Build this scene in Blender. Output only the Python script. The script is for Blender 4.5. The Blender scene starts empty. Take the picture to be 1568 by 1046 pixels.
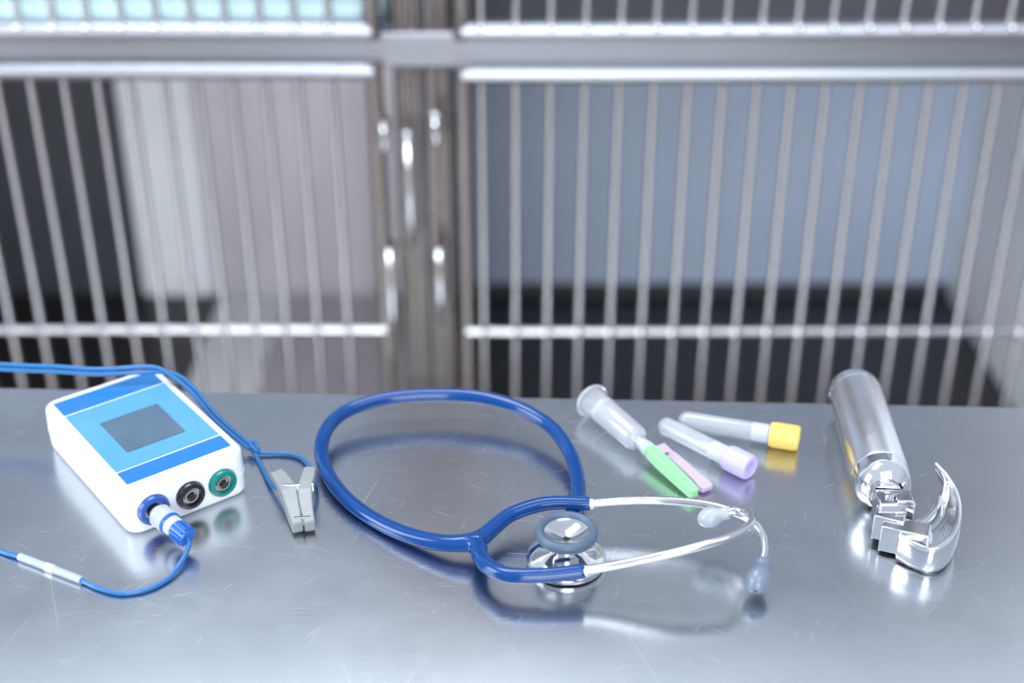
import bpy, bmesh, math, random
from mathutils import Vector, Matrix, noise
random.seed(7)
TZ=0.90   # table top height
sc=bpy.context.scene
sc.view_settings.view_transform='Standard'
V=Vector
# ------------------------------------------------------------------ materials
def nd(nt,t,**k):
    n=nt.nodes.new(t)
    for a,b in k.items(): setattr(n,a,b)
    return n
def mat(name,col,rough=.4,metal=0,trans=0,ior=1.45,coat=0,bump=0,bscale=200,var=0,vscale=20,stretch=(1,1,1),rvar=0,alpha=1,spec=.5,sub=0):
    m=bpy.data.materials.new(name); m.use_nodes=True
    nt=m.node_tree; p=nt.nodes['Principled BSDF']
    p.inputs['Base Color'].default_value=(*col,1)
    p.inputs['Roughness'].default_value=rough
    p.inputs['Metallic'].default_value=metal
    p.inputs['Transmission Weight'].default_value=trans
    p.inputs['IOR'].default_value=ior
    p.inputs['Coat Weight'].default_value=coat
    p.inputs['Coat Roughness'].default_value=.08
    p.inputs['Specular IOR Level'].default_value=spec
    p.inputs['Alpha'].default_value=alpha
    if sub: 
        p.inputs['Subsurface Weight'].default_value=sub
        p.inputs['Subsurface Scale'].default_value=.004
    tc=nd(nt,'ShaderNodeTexCoord'); mp=nd(nt,'ShaderNodeMapping'); mp.inputs['Scale'].default_value=stretch
    nt.links.new(tc.outputs['Object'],mp.inputs['Vector'])
    ns=nd(nt,'ShaderNodeTexNoise'); ns.inputs['Scale'].default_value=vscale; ns.inputs['Detail'].default_value=4
    nt.links.new(mp.outputs['Vector'],ns.inputs['Vector'])
    if var:
        mx=nd(nt,'ShaderNodeMix',data_type='RGBA')
        mx.inputs['A'].default_value=(*[max(0,c*(1-var)) for c in col],1)
        mx.inputs['B'].default_value=(*[min(1,c*(1+var)) for c in col],1)
        nt.links.new(ns.outputs['Fac'],mx.inputs['Factor']); nt.links.new(mx.outputs['Result'],p.inputs['Base Color'])
    if rvar:
        mr=nd(nt,'ShaderNodeMapRange'); mr.inputs['To Min'].default_value=max(.02,rough-rvar); mr.inputs['To Max'].default_value=rough+rvar
        mr.inputs['From Min'].default_value=.3; mr.inputs['From Max'].default_value=.7
        nt.links.new(ns.outputs['Fac'],mr.inputs['Value']); nt.links.new(mr.outputs['Result'],p.inputs['Roughness'])
    if bump:
        n2=nd(nt,'ShaderNodeTexNoise'); n2.inputs['Scale'].default_value=bscale; n2.inputs['Detail'].default_value=3
        nt.links.new(mp.outputs['Vector'],n2.inputs['Vector'])
        b=nd(nt,'ShaderNodeBump'); b.inputs['Strength'].default_value=bump; b.inputs['Distance'].default_value=.001
        nt.links.new(n2.outputs['Fac'],b.inputs['Height']); nt.links.new(b.outputs['Normal'],p.inputs['Normal'])
    return m

def table_material():
    m=bpy.data.materials.new('brushed_stainless_table'); m.use_nodes=True
    nt=m.node_tree; p=nt.nodes['Principled BSDF']; L=nt.links.new
    p.inputs['Metallic'].default_value=1
    tc=nd(nt,'ShaderNodeTexCoord')
    n1=nd(nt,'ShaderNodeTexNoise'); n1.inputs['Scale'].default_value=6; n1.inputs['Detail'].default_value=7; n1.inputs['Roughness'].default_value=.65
    L(tc.outputs['Object'],n1.inputs['Vector'])
    mp=nd(nt,'ShaderNodeMapping'); mp.inputs['Scale'].default_value=(6,900,1); L(tc.outputs['Object'],mp.inputs['Vector'])
    n2=nd(nt,'ShaderNodeTexNoise'); n2.inputs['Scale'].default_value=1; n2.inputs['Detail'].default_value=2; L(mp.outputs['Vector'],n2.inputs['Vector'])
    cr=nd(nt,'ShaderNodeMix',data_type='RGBA')
    cr.inputs['A'].default_value=(.52,.54,.575,1); cr.inputs['B'].default_value=(.67,.69,.725,1)
    L(n1.outputs['Fac'],cr.inputs['Factor'])
    prev=None
    for ang,sx,sy,th in ((.5,30,1500,.74),(-.9,34,1600,.745),(1.9,28,1500,.745),(.1,24,1600,.74),(-.35,36,1400,.745),(1.2,6,1300,.765),(-1.3,7,1200,.77)):
        q=nd(nt,'ShaderNodeMapping'); q.inputs['Rotation'].default_value=(0,0,ang); 
        L(tc.outputs['Object'],q.inputs['Vector'])
        q2=nd(nt,'ShaderNodeMapping'); q2.inputs['Scale'].default_value=(sx,sy,1); q2.inputs['Location'].default_value=(ang*7,ang*3,0); L(q.outputs['Vector'],q2.inputs['Vector'])
        n=nd(nt,'ShaderNodeTexNoise'); n.inputs['Scale'].default_value=1; n.inputs['Detail'].default_value=1; L(q2.outputs['Vector'],n.inputs['Vector'])
        r=nd(nt,'ShaderNodeMapRange'); r.inputs['From Min'].default_value=th; r.inputs['From Max'].default_value=th+.06; L(n.outputs['Fac'],r.inputs['Value'])
        if prev is None: prev=r.outputs['Result']
        else:
            a=nd(nt,'ShaderNodeMath',operation='MAXIMUM'); L(prev,a.inputs[0]); L(r.outputs['Result'],a.inputs[1]); prev=a.outputs[0]
    c2=nd(nt,'ShaderNodeMix',data_type='RGBA'); c2.inputs['B'].default_value=(.88,.90,.94,1)
    sm=nd(nt,'ShaderNodeMath',operation='MULTIPLY'); sm.inputs[1].default_value=.4; L(prev,sm.inputs[0])
    L(sm.outputs[0],c2.inputs['Factor']); L(cr.outputs['Result'],c2.inputs['A']); L(c2.outputs['Result'],p.inputs['Base Color'])
    r1=nd(nt,'ShaderNodeMapRange'); r1.inputs['From Min'].default_value=.3; r1.inputs['From Max'].default_value=.7
    r1.inputs['To Min'].default_value=.19; r1.inputs['To Max'].default_value=.27; L(n1.outputs['Fac'],r1.inputs['Value'])
    r2=nd(nt,'ShaderNodeMath',operation='MULTIPLY_ADD'); r2.inputs[1].default_value=.12; L(prev,r2.inputs[0]); L(r1.outputs['Result'],r2.inputs[2])
    L(r2.outputs[0],p.inputs['Roughness'])
    b=nd(nt,'ShaderNodeBump'); b.inputs['Strength'].default_value=.08; b.inputs['Distance'].default_value=.0004
    L(n2.outputs['Fac'],b.inputs['Height']); L(b.outputs['Normal'],p.inputs['Normal'])
    return m

M={}
M['table']=table_material()
M['steel']=mat('polished_steel_bars',(.58,.58,.59),.27,1)
M['steel_rail']=mat('steel_rail',(.50,.52,.56),.38,1,rvar=.04,stretch=(1,30,30),vscale=8)
M['steel_band']=mat('steel_band',(.32,.33,.36),.38,1,rvar=.04,stretch=(1,30,30),vscale=8)
M['steel_dark']=mat('frame_steel_brown',(.24,.215,.205),.32,.85,rvar=.1)
M['panel_blue']=mat('cage_panel_bluegrey',(.47,.54,.68),.5,.05,var=.08,vscale=3)
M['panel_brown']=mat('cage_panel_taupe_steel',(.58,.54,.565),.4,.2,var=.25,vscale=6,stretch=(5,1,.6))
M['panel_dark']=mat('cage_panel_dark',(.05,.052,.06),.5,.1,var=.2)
M['panel_white_sheen']=mat('cage_panel_white_sheen',(.95,.97,.99),.5,0,var=.02)  # near-white; on the steel panels it carries their bright reflection
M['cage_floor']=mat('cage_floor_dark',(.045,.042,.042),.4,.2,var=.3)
M['cage_floor_br']=mat('cage_floor_brown',(.13,.11,.10),.4,.3,var=.3)
M['pad']=mat('cyan_pad',(.70,.92,.97),.9,var=.06,bump=.3)
M['white_pl']=mat('white_abs_plastic',(.80,.82,.85),.32,coat=.15,bump=.03,bscale=900)
M['blue_band']=mat('label_blue',(.02,.17,.46),.22,coat=.3,var=.04)
M['blue_mid']=mat('label_mid_blue',(.09,.31,.60),.18,coat=.5,var=.05)
M['lcd']=mat('lcd_grey',(.08,.13,.19),.14,coat=.4,var=.1)
M['black']=mat('black_socket_plastic',(.012,.012,.018),.25,coat=.3)
M['hole']=mat('socket_interior',(.01,.01,.012),.6)
M['green_s']=mat('green_socket_plastic',(.0,.20,.17),.3,coat=.2)
M['blue_s']=mat('blue_socket_plastic',(.02,.08,.34),.3,coat=.2)
M['blue_plug']=mat('blue_plug_plastic',(.01,.11,.45),.3,coat=.2)
M['brass']=mat('contact_metal',(.55,.52,.48),.3,1)
M['clear']=mat('clear_plastic',(.95,.97,1.0),.10,0,trans=.80,ior=1.4)
M['frost']=mat('frosted_plastic',(.90,.94,.98),.3,0,trans=.6,ior=1.35)
M['cable']=mat('blue_cable',(.02,.14,.36),.35,coat=.2)
M['tubing']=mat('navy_blue_pvc_tubing',(.001,.046,.20),.14,coat=.2,spec=.4)
M['chrome']=mat('chrome',(.80,.80,.81),.08,1,rvar=.03)
M['satin']=mat('satin_steel',(.62,.63,.645),.13,1,rvar=.03)
M['rim']=mat('grey_blue_rubber_rim',(.08,.12,.18),.4)
M['eartip']=mat('grey_ear_tip',(.16,.20,.27),.35,coat=.3)
M['eartip_c']=mat('pale_ear_tip',(.50,.54,.60),.3,trans=.3,coat=.3)
M['lilac']=mat('lilac_cap',(.54,.47,.76),.4,sub=.2)
M['lilac_in']=mat('lilac_cap_inside',(.24,.18,.42),.5)
M['yellow']=mat('yellow_cap',(.80,.56,.15),.4,sub=.1)
M['green_n']=mat('green_needle_shield',(.46,.88,.50),.25,trans=.35,ior=1.3,sub=.2)
M['pink_n']=mat('pink_wing',(.80,.64,.84),.3,trans=.35,ior=1.3)
M['clip']=mat('grey_clip_plastic',(.24,.255,.26),.4,coat=.1,bump=.05,bscale=600)
M['lar']=mat('laryngoscope_chrome',(.78,.79,.81),.09,1,rvar=.03,vscale=60)
M['knurl']=mat('knurled_chrome',(.88,.89,.91),.20,1,bump=.10,bscale=1600,rvar=.04,vscale=80)
M['wall']=mat('wall_paint',(.84,.88,.93),.8,var=.03)
M['floor']=mat('floor_tile_brown',(.25,.20,.18),.5,var=.2,vscale=3)

# ------------------------------------------------------------------ object helpers
class Group:
    def __init__(s,name,loc):
        s.e=bpy.data.objects.new(name,None); s.e.empty_display_size=.02
        s.e.location=loc; sc.collection.objects.link(s.e); s.loc=V(loc)
    def add(s,name,bm,material,smooth=True,bevel=0):
        bmesh.ops.recalc_face_normals(bm,faces=bm.faces)
        me=bpy.data.meshes.new(name); bm.to_mesh(me); bm.free()
        me.transform(Matrix.Translation(-s.loc))
        o=bpy.data.objects.new(name,me); sc.collection.objects.link(o); o.parent=s.e
        if isinstance(material,(list,tuple)):
            for x in material: me.materials.append(x)
        else: me.materials.append(material)
        if smooth:
            for p in me.polygons: p.use_smooth=True
            try: me.set_sharp_from_angle(angle=math.radians(38))
            except Exception: pass
        if bevel:
            b=o.modifiers.new('bevel','BEVEL'); b.width=bevel; b.segments=3; b.limit_method='ANGLE'; b.angle_limit=math.radians(40)
        return o
def catmull(pts,sub):
    P=[V(p) for p in pts]; out=[]
    for i in range(len(P)-1):
        p0=P[max(i-1,0)];p1=P[i];p2=P[i+1];p3=P[min(i+2,len(P)-1)]
        for k in range(sub):
            t=k/sub
            out.append(.5*((2*p1)+(p2-p0)*t+(2*p0-5*p1+4*p2-p3)*t*t+(3*p1-p0-3*p2+p3)*t**3))
    out.append(P[-1]); return out
def tube(pts,r,n=16,sub=8,bm=None,caps=True):
    bm=bm or bmesh.new()
    C=catmull(pts,sub) if sub>1 else [V(p) for p in pts]
    if not isinstance(r,(list,tuple)): R=[r]*len(C)
    else:
        R=[]
        for i in range(len(C)):
            f=i/(len(C)-1)*(len(r)-1); a=min(int(f),len(r)-2); R.append(r[a]+(r[a+1]-r[a])*(f-a))
    T=[(C[min(i+1,len(C)-1)]-C[max(i-1,0)]).normalized() for i in range(len(C))]
    up=V((0,0,1)) if abs(T[0].z)<.9 else V((1,0,0))
    nrm=(up-T[0]*up.dot(T[0])).normalized(); rings=[]
    for i,c in enumerate(C):
        nrm=(nrm-T[i]*nrm.dot(T[i])).normalized(); b=T[i].cross(nrm)
        rings.append([bm.verts.new(c+(nrm*math.cos(2*math.pi*k/n)+b*math.sin(2*math.pi*k/n))*R[i]) for k in range(n)])
    for a,b in zip(rings,rings[1:]):
        for k in range(n): bm.faces.new((a[k],a[(k+1)%n],b[(k+1)%n],b[k]))
    if caps: bm.faces.new(rings[0]); bm.faces.new(rings[-1])
    return bm
def lathe(A,D,prof,n=40,bm=None,sx=1):
    bm=bm or bmesh.new(); A=V(A); D=V(D).normalized()
    u=D.orthogonal().normalized(); w=D.cross(u); prev=None
    for s,r in prof:
        c=A+D*s
        ring=[bm.verts.new(c)] if r<=1e-7 else [bm.verts.new(c+(u*math.cos(2*math.pi*k/n)+w*math.sin(2*math.pi*k/n))*r) for k in range(n)]
        if prev:
            if len(prev)==1 and len(ring)>1:
                for k in range(n): bm.faces.new((prev[0],ring[k],ring[(k+1)%n]))
            elif len(ring)==1 and len(prev)>1:
                for k in range(n): bm.faces.new((prev[k],prev[(k+1)%n],ring[0]))
            elif len(ring)>1:
                for k in range(n): bm.faces.new((prev[k],prev[(k+1)%n],ring[(k+1)%n],ring[k]))
        prev=ring
    return bm
def obox(c,ax,ay,az,sx,sy,sz,bm=None):
    bm=bm or bmesh.new(); c=V(c); ax,ay,az=V(ax).normalized(),V(ay).normalized(),V(az).normalized(); v=[]
    for k in (-1,1):
        for j in (-1,1):
            for i in (-1,1): v.append(bm.verts.new(c+ax*i*sx/2+ay*j*sy/2+az*k*sz/2))
    for f in ((0,1,3,2),(4,6,7,5),(0,4,5,1),(2,3,7,6),(0,2,6,4),(1,5,7,3)): bm.faces.new([v[i] for i in f])
    return bm
def box(x0,x1,y0,y1,z0,z1,bm=None):
    return obox(((x0+x1)/2,(y0+y1)/2,(z0+z1)/2),(1,0,0),(0,1,0),(0,0,1),x1-x0,y1-y0,z1-z0,bm)
def rect_sweep(pts,w,h,sub=6,bm=None,up=V((0,0,1))):
    bm=bm or bmesh.new(); C=catmull(pts,sub); N=len(C)
    def li(L,i):
        f=i/(N-1)*(len(L)-1); a=min(int(f),len(L)-2); return L[a]+(L[a+1]-L[a])*(f-a)
    rings=[]
    for i in range(N):
        T=(C[min(i+1,N-1)]-C[max(i-1,0)]).normalized(); S=T.cross(up).normalized(); U=S.cross(T).normalized()
        a=li(w,i)/2;b=li(h,i)/2
        rings.append([bm.verts.new(C[i]+S*x*a+U*y*b) for x,y in ((-1,-1),(1,-1),(1,1),(-1,1))])
    for a,b in zip(rings,rings[1:]):
        for k in range(4): bm.faces.new((a[k],a[(k+1)%4],b[(k+1)%4],b[k]))
    bm.faces.new(rings[0]); bm.faces.new(rings[-1]); return bm
def rrect(w,d,r,n=8):
    out=[]
    for cx,cy,a0 in ((w/2-r,d/2-r,0),(-w/2+r,d/2-r,90),(-w/2+r,-d/2+r,180),(w/2-r,-d/2+r,270)):
        for k in range(n+1):
            a=math.radians(a0+90*k/n); out.append((cx+r*math.cos(a),cy+r*math.sin(a)))
    return out
def rprism(c,ex,ey,w,d,z0,z1,r,fil=0,ns=5,bm=None,drift=0):
    bm=bm or bmesh.new(); c=V(c); ex=V(ex);ey=V(ey); lv=[]
    if fil:
        for k in range(ns+1):
            a=math.pi/2*k/ns; lv.append((z0+fil*(1-math.cos(a)),fil*(1-math.sin(a))))
        lv.append(((z0+z1)/2,-drift))
        for k in range(ns+1):
            a=math.pi/2*k/ns; lv.append((z1-fil*(1-math.sin(a)),fil*(1-math.cos(a))))
    else: lv=[(z0,0),(z1,0)]
    rings=[]
    for z,ins in lv:
        rings.append([bm.verts.new(c+ex*x+ey*y+V((0,0,z))) for x,y in rrect(w-2*ins,d-2*ins,max(r-ins,.0005))])
    n=len(rings[0])
    for a,b in zip(rings,rings[1:]):
        for k in range(n): bm.faces.new((a[k],a[(k+1)%n],b[(k+1)%n],b[k]))
    bm.faces.new(rings[0]); bm.faces.new(rings[-1]); return bm
def T(x,y,h): return V((x,y,TZ+h))
Z=V((0,0,1))

# ------------------------------------------------------------------ room
g=Group('floor',(0,1,0)); g.add('floor_slab',box(-3,3,-2,2.2,-.05,0),M['floor'],False)
g=Group('wall_back',(0,2.15,1.3)); g.add('wall_back_panel',box(-3,3,2.1,2.2,0,2.8),M['wall'],False)

# ------------------------------------------------------------------ exam table
tb=Group('stainless_steel_exam_table',(0,.6,TZ))
ang=math.atan2(.848-.8745,.36+.3683)
ex=V((math.cos(ang),math.sin(ang),0)); ey=V((-ex.y,ex.x,0))
mid=V((0,.8611,0))
c=mid-ey*.40; c.z=TZ-.0175
top=tb.add('table_top',obox(c,ex,ey,(0,0,1),1.5,.80,.035),M['table'],False,bevel=.003)
for i,(a,b) in enumerate(((-.66,-.3),(.66,-.3),(-.66,.3),(.66,.3))):
    q=c+ex*a+ey*b
    tb.add('leg_%d'%(i+1),tube([V((q.x,q.y,.01)),V((q.x,q.y,TZ-.03))],.02,20,1),M['satin'])
    tb.add('foot_%d'%(i+1),lathe((q.x,q.y,0),(0,0,1),[(0,0),(0,.028),(.02,.028),(.03,.02)]),M['black'])
q=c.copy(); q.z=.25
tb.add('lower_shelf',obox(q,ex,ey,(0,0,1),1.34,.6,.02),M['satin'],False,bevel=.002)

# ------------------------------------------------------------------ cages
CY=1.40; XL0,XL1=-.90,-.095; XR0,XR1=-.085,.69
ZF=.387; ZM0,ZM1=.972,.984; ZT=1.66
cb=Group('kennel_cage_bank',(-.1,1.7,.8))
cb.add('back_panel_lower_right',box(XR0,XR1,2.0,2.02,ZF,ZM0),M['panel_blue'],False)
cb.add('floor_lower_right',box(XR0,XR1,1.42,2.0,ZF-.02,ZF),M['cage_floor'],False)
cb.add('kick_strip_lower_right',box(XR0+.006,XR1-.006,1.985,1.999,ZF,ZF+.02),M['panel_dark'],False)
cb.add('side_panel_right',box(XR1,XR1+.02,1.42,2.02,ZF-.02,ZT),M['panel_white_sheen'],False)  # window reflection on this wall is put into its near-white colour
cb.add('divider_panel',box(XL1,XR0,1.45,2.02,ZF-.02,ZT),M['panel_dark'],False)
cb.add('back_panel_lower_left_shade',box(XL0,-.58,2.0,2.02,ZF,ZM0),M['panel_dark'],False)  # shade of the open part, put in as a dark sheet
cb.add('back_panel_lower_left_sheen',box(-.58,-.47,1.99,2.02,ZF,ZM0),M['panel_white_sheen'],False,bevel=.004)  # stainless strip, its bright reflection painted in as a pale base colour
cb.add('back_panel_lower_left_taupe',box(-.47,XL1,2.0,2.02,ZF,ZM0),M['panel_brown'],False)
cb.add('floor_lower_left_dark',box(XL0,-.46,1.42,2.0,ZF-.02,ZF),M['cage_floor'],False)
cb.add('floor_lower_left_light',box(-.46,-.36,1.42,2.0,ZF-.02,ZF),M['panel_white_sheen'],False)
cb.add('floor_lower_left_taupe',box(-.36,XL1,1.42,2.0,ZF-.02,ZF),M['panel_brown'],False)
cb.add('side_panel_left',box(XL0-.02,XL0,1.42,2.02,ZF-.02,ZT),M['panel_blue'],False)
cb.add('shelf_between_tiers',box(XL0,XR1,1.42,2.0,ZM0,ZM1),M['cage_floor_br'],False)
cb.add('back_panel_upper_right',box(XR0,XR1,2.0,2.02,ZM1,ZT),M['panel_blue'],False)
cb.add('back_panel_upper_left',box(XL0,XL1,2.0,2.02,ZM1,ZT),M['panel_blue'],False)
cb.add('roof_panel',box(XL0-.02,XR1+.02,1.41,2.02,ZT,ZT+.02),M['steel_rail'],False)
cb.add('base_plinth',box(XL0,XR1,1.46,2.0,0,ZF-.02),M['panel_dark'],False)
cb.add('center_post',box(-.122,-.062,1.405,1.45,.3,ZT),M['steel_dark'],False,bevel=.004)
for i,(x,m_) in enumerate(((-.116,'steel_dark'),(-.104,'steel_dark'),(-.092,'panel_dark'),(-.080,'steel_dark'),(-.069,'steel_dark'))):
    cb.add('center_post_bead_%d'%(i+1),tube([V((x,1.403,.31)),V((x,1.403,ZT))],.0045,14,1),M[m_])
cb.add('front_rail_mid',box(XL0,XR1,1.396,1.44,.962,.999),M['steel_band'],False,bevel=.003)
cb.add('front_rail_top',box(XL0,XR1,1.405,1.44,ZT-.02,ZT+.02),M['steel_rail'],False,bevel=.003)
cb.add('front_rail_bottom',box(XL0,XR1,1.408,1.44,.345,.37),M['steel_rail'],False,bevel=.003)
def rod(name,x,z0,z1,r=.0055,y=1.372):
    cb.add(name,lathe((x,y,z0),(0,0,1),[(0,0),(.001,r*.7),(.005,r),(z1-z0-.005,r),(z1-z0-.001,r*.7),(z1-z0,0)],20),M['satin'])
    bm=box(x-.0035,x+.0035,y+.004,1.41,z0+.010,z0+.016); box(x-.0035,x+.0035,y+.004,1.41,z1-.016,z1-.010,bm)
    cb.add(name+'_brackets',bm,M['steel_dark'],False,bevel=.001)
rod('latch_handle_center',-.107,.772,.905)
rod('hinge_rod_left',-.131,.640,.772)
rod('hinge_rod_right',-.078,.675,.772)
rod('hinge_rod_upper_right',-.078,.885,.925)
rod('hinge_rod_upper_left',-.131,.88,.915,.0045)

def door(name,x0,x1,z0,z1,barx,mids):
    d=Group(name,((x0+x1)/2,CY,(z0+z1)/2))
    bm=bmesh.new()
    for x in barx: tube([V((x,CY-.010,z0)),V((x,CY-.010,z1))],.0039,12,1,bm)
    d.add('vertical_bars',bm,M['steel'])
    bm=bmesh.new()
    for z in mids: tube([V((x0,CY-.018,z)),V((x1,CY-.018,z))],.0052,14,1,bm)
    d.add('mid_rail',bm,M['steel'])
    bm=bmesh.new()
    tube([V((x0,CY-.012,z1)),V((x1,CY-.012,z1))],.0095,18,1,bm)
    tube([V((x0,CY-.012,z0)),V((x1,CY-.012,z0))],.0095,18,1,bm)
    d.add('rails',bm,M['steel_rail'])
    bm=bmesh.new()
    for x in (x0,x1): tube([V((x,CY-.012,z0-.0085)),V((x,CY-.012,z1+.0085))],.0085,18,1,bm)
    d.add('stiles',bm,M['steel_dark'])
    bm=bmesh.new()
    for x in barx:
        lathe((x,CY-.020,z0+.006),(0,0,1),[(-.004,0),(-.003,.004),(0,.0058),(.003,.004),(.004,0)],12,bm)
        for z in mids: lathe((x,CY-.019,z),(0,0,1),[(-.006,0),(-.004,.005),(0,.0068),(.004,.005),(.006,0)],12,bm)
    d.add('glint_beads',bm,M['chrome'])  # chrome beads added to imitate highlights where bars meet rails
    return d
RB=[-.0313+.03515*k for k in range(20)]
LB=[-.1828-.0342*k for k in range(20)]
door('cage_door',-.050,.682,.400,.958,RB,[.663])
door('cage_door',-.873,-.140,.400,.962,LB,[.665])
door('cage_door',-.050,.682,1.003,1.63,RB,[1.33])
door('cage_door',-.873,-.140,1.003,1.63,LB,[1.33])
pd=Group('cyan_kennel_pad',(-.5,1.7,1.0))
pd.add('pad',rprism((-.5,1.70,0),(1,0,0),(0,1,0),.74,.52,ZM1,ZM1+.03,.04,.012),M['pad'])

# ------------------------------------------------------------------ ECG box
a=math.radians(37.6); dx=V((math.cos(a),math.sin(a),0)); dy=V((-math.sin(a),math.cos(a),0))
Fc=V((-.2317,.7005,0)); W,D,Hh=.082,.132,.0330
O=Fc-dx*.0035-dy*.0040
def dev(u,v,z): return O+dx*u+dy*v+V((0,0,TZ+z))
dc=dev(W/2,D/2,0)
dg=Group('ecg_monitor_box',dc)
dg.add('housing',rprism(V((dc.x,dc.y,0)),dx,dy,W,D,TZ+.0,TZ+Hh,.010,.0040,6,drift=.0004),M['white_pl'])
dg.add('seam',rprism(V((dc.x,dc.y,0)),dx,dy,W+.0012,D+.0012,TZ+.0150,TZ+.0156,.0103),M['white_pl'])
def plate(name,u0,u1,v0,v1,z0,z1,m,r=.001):
    cc=O+dx*(u0+u1)/2+dy*(v0+v1)/2
    dg.add(name,rprism(cc,dx,dy,u1-u0,v1-v0,TZ+z0,TZ+z1,r),m)
plate('front_label_band',.006,.076,.0090,.0235,Hh-.0005,Hh+.0003,M['blue_band'])
plate('center_label',.006,.076,.0250,.1045,Hh-.0005,Hh+.0003,M['blue_mid'])
plate('rear_label_band',.006,.076,.1060,.1245,Hh-.0005,Hh+.0003,M['blue_band'])
plate('lcd_screen',.0205,.0605,.041,.083,Hh-.0004,Hh+.0006,M['lcd'])
def socket(name,u,z,m,r=.0094):
    A=dev(u,0.0004,z); D_=-dy
    dg.add(name+'_collar',lathe(A,D_,[(-.002,r*1.02),(.0015,r*1.02),(.0035,r*.93),(.004,r*.82),(.004,r*.66),(-.0005,r*.62),(-.0005,0)]),m)
    dg.add(name+'_inner',lathe(A,D_,[(-.0004,r*.48),(.0030,r*.48),(.0030,r*.36),(.0002,r*.34),(.0002,0)]),M['brass'] if m is not M['blue_s'] else M['black'])
    dg.add(name+'_core',lathe(A,D_,[(.0003,r*.33),(.0012,r*.30),(.0012,0)]),M['hole'])
socket('blue_socket',.0165,.0155,M['blue_s'],.0102)
socket('black_socket',.0410,.0155,M['black'])
socket('green_socket',.0630,.0155,M['green_s'])

pg=Group('electrode_lead_cable',T(-.22,.68,.0))
A=dev(.0165,-.0045,.0155); B=T(-.1947,.6822,.012); Dp=(B-A); Lp=Dp.length; Dn=Dp.normalized()
pg.add('plug_sleeve',lathe(A,Dp,[(0,.0052),(.002,.0066),(.003,.0074),(.011,.0072),(.012,.0064),(.013,.0066),(Lp-.010,.0060),(Lp-.009,.0055),(Lp-.009,0)]),M['frost'])
pg.add('plug_collar',lathe(A,Dp,[(.0122,.0070),(.0128,.0073),(.0142,.0073),(.0148,.0068)]),M['blue_plug'])
bm=bmesh.new()
u_=Dn.orthogonal().normalized(); w_=Dn.cross(u_)
for k in range(12):
    q=u_*math.cos(k*math.pi/6)+w_*math.sin(k*math.pi/6)
    obox(A+Dn*(Lp-.004)+q*.0058,Dp,q,Dp.cross(q),.009,.0016,.0012,bm)
lathe(A,Dp,[(Lp-.010,0),(Lp-.010,.0058),(Lp+.001,.0054),(Lp+.002,.0045),(Lp+.002,0)],32,bm)
pg.add('plug_grip',bm,M['blue_plug'])
pts=[B+Dn*.0005]+[T(*p) for p in ((-.1925,.6785,.0095),(-.1951,.6699,.0045),(-.2009,.656,.0020),(-.2113,.6459,.0018),(-.2255,.6424,.0018),(-.2399,.6471,.0018),(-.2511,.6536,.002),(-.2734,.6651,.002),(-.2939,.6756,.002),(-.3076,.6818,.0018),(-.3372,.6999,.0018),(-.42,.74,.0018))]
pg.add('lead_wire',tube(pts,.0015,12,8),M['cable'])
pg.add('marker_sleeve',tube([T(-.2511,.6536,.0022),T(-.2734,.6651,.0022),T(-.2939,.6756,.0022)],.0024,16,6),M['frost'])
pg.add('marker_band',tube([T(-.2700,.6634,.0022),T(-.2750,.6660,.0022)],.0026,16,2),M['white_pl'])

# upper blue double lead with clip
cg=Group('alligator_clip_lead',T(-.14,.73,0))
base=[(-.62,.80,.0025),(-.50,.825,.010),(-.40,.838,.034),(-.3202,.8283,.0405),(-.2791,.8232,.041),(-.2442,.8262,.041),(-.2268,.8258,.039),(-.2136,.8202,.030),(-.1965,.8045,.018),(-.1723,.7888,.005)]
cg.add('lead_wire_a',tube([T(*p) for p in base],.0016,12,8),M['cable'])
b2=[T(p[0]-(.0024 if i>5 else 0),p[1]+(-.0024 if i>5 else .0015),p[2]+(.0002 if i>5 else .0030)) for i,p in enumerate(base)]
cg.add('lead_wire_b',tube(b2,.0016,12,8),M['cable'])
cg.add('wire_to_clip_near',tube([T(*p) for p in ((-.1745,.7900,.005),(-.1700,.783,.003),(-.1641,.7710,.0022),(-.1541,.7475,.0045),(-.1447,.7332,.009),(-.139,.727,.0105))],.0015,12,8),M['cable'])
cg.add('wire_to_clip_far',tube([T(*p) for p in ((-.1745,.7880,.005),(-.1665,.7863,.0025),(-.1445,.7840,.0020),(-.1326,.7697,.0025),(-.1255,.7468,.006),(-.1275,.733,.010),(-.132,.727,.0105))],.0015,12,8),M['cable'])
cg.add('wire_knot',tube([T(-.1755,.7895,.0045),T(-.1730,.7925,.007),T(-.1695,.7895,.0045),T(-.1690,.7850,.0045),T(-.1725,.7860,.0072),T(-.1750,.7895,.0045)],.0017,12,6),M['cable'])
bm=rect_sweep([T(-.1490,.7405,.0185),T(-.1440,.7335,.0165),T(-.1390,.7240,.0130),T(-.1350,.7120,.0085),T(-.1305,.6990,.0060)],[.0080,.0095,.0100,.0080,.0065],[.0035,.0060,.0120,.0120,.0085])
cg.add('clip_jaw_left',bm,M['clip'],True,bevel=.0010)
bm=rect_sweep([T(-.1275,.7440,.0190),T(-.1280,.7340,.0170),T(-.1285,.7240,.0130),T(-.1265,.7120,.0085),T(-.1232,.7000,.0060)],[.0075,.0085,.0090,.0080,.0065],[.0035,.0060,.0120,.0120,.0085])
cg.add('clip_jaw_right',bm,M['clip'],True,bevel=.0010)
cg.add('clip_spring_coil',lathe(T(-.1430,.7260,.0150),V((.020,.0015,0)),[(0,0),(0,.0042),(.0195,.0042),(.0195,0)],20),M['satin'])
bm=bmesh.new()
for k in range(5):
    obox(T(-.1312+.0008*k,.7135-.0028*k,.0090),(1,.1,0),(0,1,0),(0,0,1),.010,.0012,.0060,bm)
cg.add('clip_teeth',bm,M['satin'],False)

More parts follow.
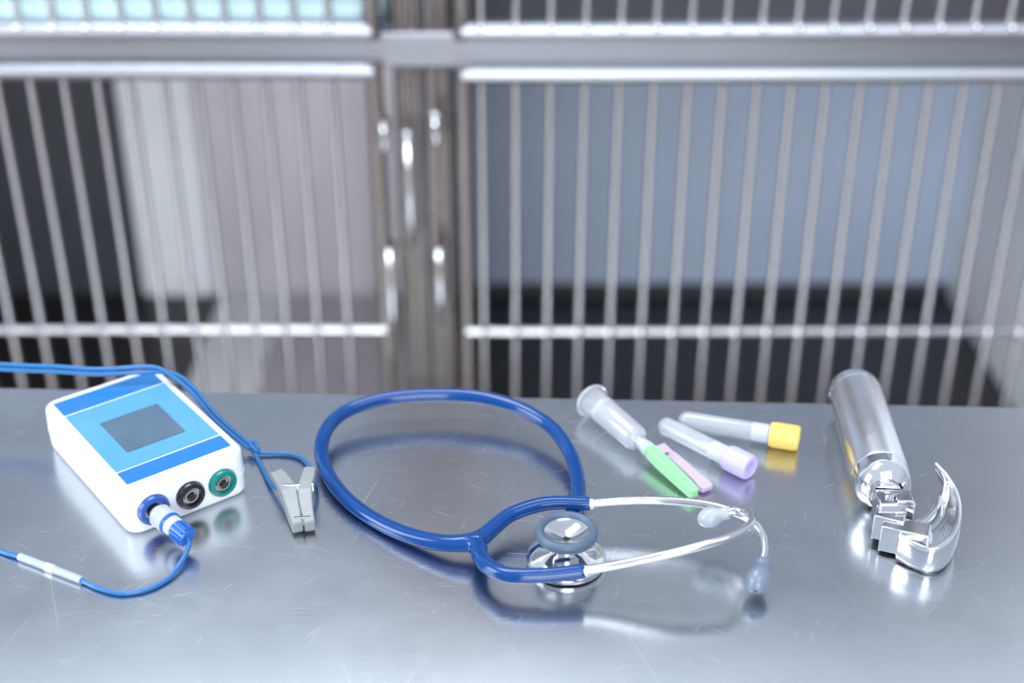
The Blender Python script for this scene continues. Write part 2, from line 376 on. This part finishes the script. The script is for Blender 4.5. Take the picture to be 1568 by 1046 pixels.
# ------------------------------------------------------------------ stethoscope
sg=Group('stethoscope',T(.0,.75,0))
loop=[(-.0190,.6771,.0120),(-.0366,.6784,.0100),(-.0567,.6875,.0070),(-.0796,.7031,.0058),(-.1019,.7262,.0060),(-.1177,.7518,.0080),(-.1252,.7773,.0100),(-.1233,.8002,.0130),(-.1127,.8174,.0150),(-.0935,.8276,.0170),(-.0691,.8328,.0180),(-.0422,.8337,.0180),(-.0175,.8294,.0180),(.0071,.8167,.0170),(.0266,.7971,.0150),(.0375,.7728,.0120),(.0417,.7475,.0098),(.0412,.7255,.0085),(.0385,.7100,.0110),(.0360,.7010,.0125)]
sg.add('tubing_loop',tube([T(*p) for p in loop],[.0060,.0052,.0050]+[.0047]*17,24,8),M['tubing'])
up=[(-.0300,.6775,.0110),(-.0195,.6800,.0120),(-.0110,.6900,.0130),(-.0010,.7000,.0150),(.0130,.7062,.0168),(.0263,.7080,.0180),(.0442,.7065,.0185),(.0475,.7063,.0187)]
sg.add('yoke_arm_upper',tube([T(*p) for p in up],[.0052,.0056,.0050,.0047,.0046,.0045,.0045,.0043],24,8),M['tubing'])
lo=[(-.0300,.6780,.0110),(-.0205,.6730,.0120),(-.0185,.6625,.0130),(-.0130,.6510,.0140),(-.0015,.6425,.0150),(.0171,.6410,.0160),(.0377,.6427,.0172),(.0400,.6430,.0174)]
sg.add('yoke_arm_lower',tube([T(*p) for p in lo],[.0052,.0056,.0050,.0047,.0046,.0045,.0045,.0043],24,8),M['tubing'])
bu=[(.0442,.7063,.0185),(.0661,.7068,.0205),(.0897,.7053,.0220),(.1128,.6995,.0240),(.1276,.6926,.0250),(.1400,.6835,.0250),(.1465,.6735,.0220),(.1475,.6631,.0180),(.1447,.6540,.0145)]
sg.add('binaural_tube_right',tube([T(*p) for p in bu],.0026,16,10),M['satin'])
bl=[(.0377,.6427,.0172),(.0545,.6436,.0200),(.0728,.6433,.0250),(.0912,.6434,.0300),(.1097,.6460,.0340),(.1250,.6507,.0360),(.1356,.6593,.0360),(.1400,.6701,.0345),(.1388,.6792,.0325),(.1339,.6845,.0300),(.1275,.6850,.0275)]
sg.add('binaural_tube_left',tube([T(*p) for p in bl],.0026,16,10),M['satin'])
def eartip(name,A,D,m,k=1):
    sg.add(name,lathe(A,D,[(-.002*k,.0028*k),(-.0015*k,.0046*k),(.001*k,.0052*k),(.004*k,.0045*k),(.0055*k,.0052*k),(.009*k,.0072*k),(.014*k,.0078*k),(.018*k,.0066*k),(.021*k,.0042*k),(.0222*k,.0022*k),(.0222*k,.0012*k),(.020*k,.0010*k),(.020*k,0)]),m)
eartip('ear_tip_right',T(.1447,.6545,.0145),V((.1385,.6340,.0088))-V((.1447,.6545,.0145)),M['eartip'],.95)
eartip('ear_tip_left',T(.1275,.6850,.0275),V((-.9,.05,-.35)),M['eartip_c'],.8)
cx,cy=.0322,.6730
C0=T(cx,cy,.0005)
sg.add('diaphragm_rim',lathe(C0,Z,[(0,0),(0,.0215),(.0006,.0232),(.0022,.0238),(.0040,.0235),(.0048,.0225),(.0050,.0215)],64),M['satin'])
sg.add('chestpiece_body',lathe(C0,Z,[(.0048,.0226),(.0058,.0215),(.0072,.0170),(.0090,.0110),(.0110,.0088),(.0135,.0085),(.0150,.0100),(.0172,.0140),(.0190,.0158),(.0200,.0160)],64),M['chrome'])
rim=bmesh.new(); tor=[]
for i in range(25):
    t=2*math.pi*i/24; tor.append((.0215+.0034*math.sin(t),.0160+.0026*math.cos(t)))
lathe(C0,Z,tor,64,rim); bmesh.ops.remove_doubles(rim,verts=rim.verts,dist=1e-6)
sg.add('bell_rubber_rim',rim,M['rim'])
sg.add('bell_cup',lathe(C0,Z,[(.0230,.0146),(.0222,.0138),(.0195,.0095),(.0180,.0055),(.0172,.0022),(.0150,.0018)],64),M['satin'])
sg.add('bell_bore',lathe(C0,Z,[(.0172,.0023),(.0171,0)],24),M['hole'])
sg.add('chestpiece_stem',tube([T(cx+.002,cy+.008,.0120),T(cx+.0030,cy+.020,.0122),T(.0362,.7020,.0125)],.0036,20,4),M['chrome'])
sg.add('ferrule_upper',tube([T(.0462,.7063,.0186),T(.0495,.7063,.0189)],.0036,20,1),M['chrome'])
sg.add('ferrule_lower',tube([T(.0390,.6428,.0174),T(.0425,.6430,.0178)],.0036,20,1),M['chrome'])

# ------------------------------------------------------------------ blood tubes
def vial(name,A,B,capm,L2,inner):
    A=V(A);B=V(B);D=(B-A);L=D.length
    g=Group(name,(A+B)/2); r=.0064; w=.0011
    pr=[(0,0)]+[(r*(1-math.cos(t)),r*math.sin(t)) for t in [math.pi/2*k/8 for k in range(1,9)]]+[(L-.008,r),(L-.008,r-w)]
    pr+=[(r-(r-w)*math.cos(t)*1.0,(r-w)*math.sin(t)) for t in [math.pi/2*k/8 for k in range(8,0,-1)]]+[(w,0)]
    g.add('glass',lathe(A,D,pr,36),M['clear'])
    s=L-L2
    bm=lathe(A,D,[(s,r+.0001),(s,.0078),(s+.001,.0083),(L-.001,.0083),(L,.0076),(L,.0045),(L-.004,.0035),(L-.004,0)],40)
    D1=D.normalized(); u=D1.orthogonal().normalized(); w2=D1.cross(u)
    for k in range(24):
        q=u*math.cos(k*math.pi/12)+w2*math.sin(k*math.pi/12)
        obox(A+D1*(s+L2*.5)+q*.0082,D1,q,D1.cross(q),L2*.75,.0008,.0009,bm)
    g.add('cap',bm,capm)
    g.add('cap_recess',lathe(A,D,[(L-.0038,.0036),(L-.0036,0)],24),inner)
    g.add('label_ring',lathe(A,D,[(s-.012,r+.0001),(s-.001,r+.0001)],36),M['frost'])
    return g
vial('blood_collection_tube',T(.1005,.8130,.0083),T(.1540,.7590,.0086),M['lilac'],.0185,M['lilac_in'])
vial('blood_collection_tube',T(.1135,.8180,.0083),T(.1915,.7935,.0086),M['yellow'],.0195,M['yellow'])

# ------------------------------------------------------------------ needle holder with safety shield
ng=Group('blood_draw_needle_holder',T(.09,.79,0))
A=T(.0555,.8360,.0118); B=T(.0860,.7855,.0100); D=B-A; L=D.length
r=.0092
ng.add('barrel',lathe(A,D,[(0,r+.0004),(L-.008,r-.0004),(L-.005,r-.0015),(L-.003,.0045),(L+.002,.0038),(L+.002,.0028),(L-.004,.0032),(L-.007,r-.0026),(L-.010,r-.0014),(0,r-.0008),(0,r+.0004)],48),M['clear'])
ng.add('flange',lathe(A,D,[(-.0018,r-.001),(-.0018,.0116),(-.0010,.0122),(.0002,.0122),(.0010,.0116),(.0010,r)],48),M['clear'])
ng.add('barrel_ring',lathe(A,D,[(.014,r-.0002),(.0145,r+.0003),(.0155,r+.0003),(.016,r-.0002)],48),M['frost'])
ng.add('needle_hub',lathe(A,D,[(L-.001,.0036),(L+.004,.0048),(L+.008,.0048),(L+.009,.0036)],32),M['frost'])
A2=B+D.normalized()*.004; E=T(.1158,.7355,.0050)
g2=rect_sweep([A2,A2.lerp(E,.12),A2.lerp(E,.35),A2.lerp(E,.7),A2.lerp(E,.95),E],[.0045,.0070,.0078,.0072,.0064,.0045],[.0060,.0078,.0080,.0072,.0064,.0048])
ng.add('green_needle_sheath',g2,M['green_n'],True,bevel=.0012)
g2=rect_sweep([A2.lerp(E,.2)+V((0,0,.0045)),A2.lerp(E,.8)+V((0,0,.0040))],[.0018,.0018],[.0016,.0012])
ng.add('sheath_rib',g2,M['green_n'],True)
P0=T(.0960,.7880,.0058); P1=T(.1250,.7430,.0035)
side=(P1-P0).cross(Z).normalized()
g3=rect_sweep([P0,P0.lerp(P1,.25),P0.lerp(P1,.30)-side*.001,P0.lerp(P1,.75),P0.lerp(P1,.92),P1],[.013,.0105,.0070,.0078,.0095,.0080],[.0022,.0030,.0060,.0060,.0042,.0030])
ng.add('pink_safety_shield',g3,M['pink_n'],True,bevel=.0010)

# ------------------------------------------------------------------ laryngoscope
lg=Group('laryngoscope',T(.24,.76,0))
r=.0180; A=T(.2365,.8420,r+.0004); B=T(.2305,.7190,r+.0004); D=B-A; L=D.length; k=r/.016
lg.add('handle_end_cap',lathe(A,D,[(-.001,0),(-.001,.0110*k),(0,.0135*k),(.002,.0150*k),(.006,.0157*k),(.009,.0157*k),(.0098,.0148*k)],56),M['lar'])
lg.add('handle_barrel',lathe(A,D,[(.0098,.0148*k),(.0105,.0158*k),(.020,r),(L-.020,r),(L-.018,r-.0004),(L-.0175,r-.001),(L-.017,r-.0004)],64),M['knurl'])
lg.add('handle_shoulder',lathe(A,D,[(L-.017,r-.0002),(L-.010,r-.0004),(L-.004,.0148*k),(L,.0118*k),(L+.002,.0100*k),(L+.002,.0088*k),(L+.005,.0084*k),(L+.005,0)],56),M['lar'])
fx=V((.93,-.36,0)).normalized(); fy=V((.36,.93,0)).normalized()
lg.add('fitting_block_upper',obox(T(.2325,.7050,.0160),(1,0,0),(0,1,0),Z,.022,.016,.018),M['lar'],True,bevel=.0012)
lg.add('fitting_block_hook',obox(T(.2275,.6930,.0130),fx,fy,Z,.018,.013,.017),M['lar'],True,bevel=.0010)
lg.add('fitting_block_lower',obox(T(.2350,.6830,.0110),fx,fy,Z,.028,.014,.018),M['lar'],True,bevel=.0010)
lg.add('fitting_pin',lathe(T(.2290,.7050,.0245),Z,[(0,.0032),(.0016,.0032),(.0022,.0024),(.0022,0)],20),M['satin'])
lg.add('fitting_lug',obox(T(.2370,.7010,.0255),(1,0,0),(0,1,0),Z,.010,.008,.004),M['satin'],True,bevel=.0008)
pl=[(.2290,.6745),(.2370,.6660),(.2455,.6615),(.2550,.6660),(.2640,.6790),(.2690,.6950),(.2700,.7090),(.2675,.7230),(.2640,.7330)]
zb=[.0020,.0015,.0012,.0020,.0040,.0080,.0130,.0200,.0250]
zt=[.0190,.0185,.0190,.0205,.0225,.0250,.0270,.0290,.0300]
def sheet(name,inner,outer,th,m,dip=.001):
    a=catmull(inner,8); b=catmull(outer,8); bm=bmesh.new(); K=6
    rows=[]
    for i in range(len(a)):
        t=(a[min(i+1,len(a)-1)]-a[max(i-1,0)]); n=t.cross(b[i]-a[i]).normalized()
        rows.append([bm.verts.new(a[i].lerp(b[i],k/K)+n*dip*math.sin(math.pi*k/K)) for k in range(K+1)])
    for r0,r1 in zip(rows,rows[1:]):
        for k in range(K): bm.faces.new((r0[k],r0[k+1],r1[k+1],r1[k]))
    o=lg.add(name,bm,m); s=o.modifiers.new('s','SOLIDIFY'); s.thickness=th; s.offset=0
    return o
bot=[T(x,y,z) for (x,y),z in zip(pl,zb)]; top_=[T(x,y,z) for (x,y),z in zip(pl,zt)]
sheet('blade_spatula',bot,top_,.0014,M['lar'])
inn=[(.2310,.6850),(.2350,.6880),(.2400,.6910),(.2460,.6955),(.2525,.7010),(.2590,.7085),(.2645,.7165),(.2664,.7235),(.2634,.7330)]
zi=[.0175,.0170,.0160,.0155,.0165,.0190,.0230,.0265,.0290]
fl=[T(x,y,z) for (x,y),z in zip(inn,zi)]
sheet('blade_flange',fl[:],[p+V((0,0,-.0005)) for p in top_],.0012,M['lar'],.0025)
lg.add('blade_bead',tube([p+V((0,0,-.0002)) for p in top_],.0012,12,8),M['chrome'])
lg.add('blade_lamp',tube([T(.2400,.6850,.0180),T(.2480,.6890,.0195),T(.2570,.6990,.0215),T(.2605,.7070,.0235)],.0013,12,6),M['satin'])

# ------------------------------------------------------------------ lights & world
def area(name,loc,tgt,sx,sy,e,col):
    l=bpy.data.lights.new(name,'AREA'); l.shape='RECTANGLE'; l.size=sx; l.size_y=sy; l.energy=e; l.color=col
    o=bpy.data.objects.new(name,l); o.location=loc; o.rotation_euler=(V(tgt)-V(loc)).to_track_quat('-Z','Y').to_euler(); sc.collection.objects.link(o)
area('ceiling_light_front',(-.5,1.25,2.75),(-.2,.8,.9),1.2,.6,28,(.92,.96,1))
area('ceiling_light_rear',(.4,-.3,2.75),(.2,.9,.8),1.6,.8,16,(.95,.97,1))
area('window_light_left',(-2.4,.2,1.9),(.2,1.4,.8),1.0,1.4,45,(.86,.93,1))
area('fill_light_behind',(.2,-2.6,1.9),(0,1.7,.7),1.4,1.8,75,(.90,.95,1))  # added fill behind the camera, brightens cage interiors and bars
area('low_fill_light',(-.75,-1.5,.60),(.25,1.8,.66),1.9,.5,54,(.90,.95,1))  # added fill below table height, brightens only the lower cages and floor
w=bpy.data.worlds.new('World'); sc.world=w; w.use_nodes=True; nt=w.node_tree
bg=nt.nodes['Background']; tc=nt.nodes.new('ShaderNodeTexCoord'); sp=nt.nodes.new('ShaderNodeSeparateXYZ'); cr=nt.nodes.new('ShaderNodeValToRGB'); ma=nt.nodes.new('ShaderNodeMapRange')
nt.links.new(tc.outputs['Generated'],sp.inputs[0]); nt.links.new(sp.outputs['Z'],ma.inputs['Value']); ma.inputs['From Min'].default_value=-1
nt.links.new(ma.outputs['Result'],cr.inputs['Fac']); nt.links.new(cr.outputs['Color'],bg.inputs['Color'])
cr.color_ramp.elements[0].position=.3; cr.color_ramp.elements[0].color=(.16,.14,.135,1)
cr.color_ramp.elements[1].position=.75; cr.color_ramp.elements[1].color=(.72,.81,.97,1)
bg.inputs['Strength'].default_value=1.0

# ------------------------------------------------------------------ camera
cam=bpy.data.cameras.new('camera'); co=bpy.data.objects.new('camera',cam); sc.collection.objects.link(co)
co.location=(0,0,TZ+.532); co.rotation_euler=(math.radians(90-29.5),0,0)
cam.sensor_width=36; cam.lens=50; cam.clip_start=.01
cam.dof.use_dof=True; cam.dof.focus_distance=.870; cam.dof.aperture_fstop=2.9
sc.camera=co
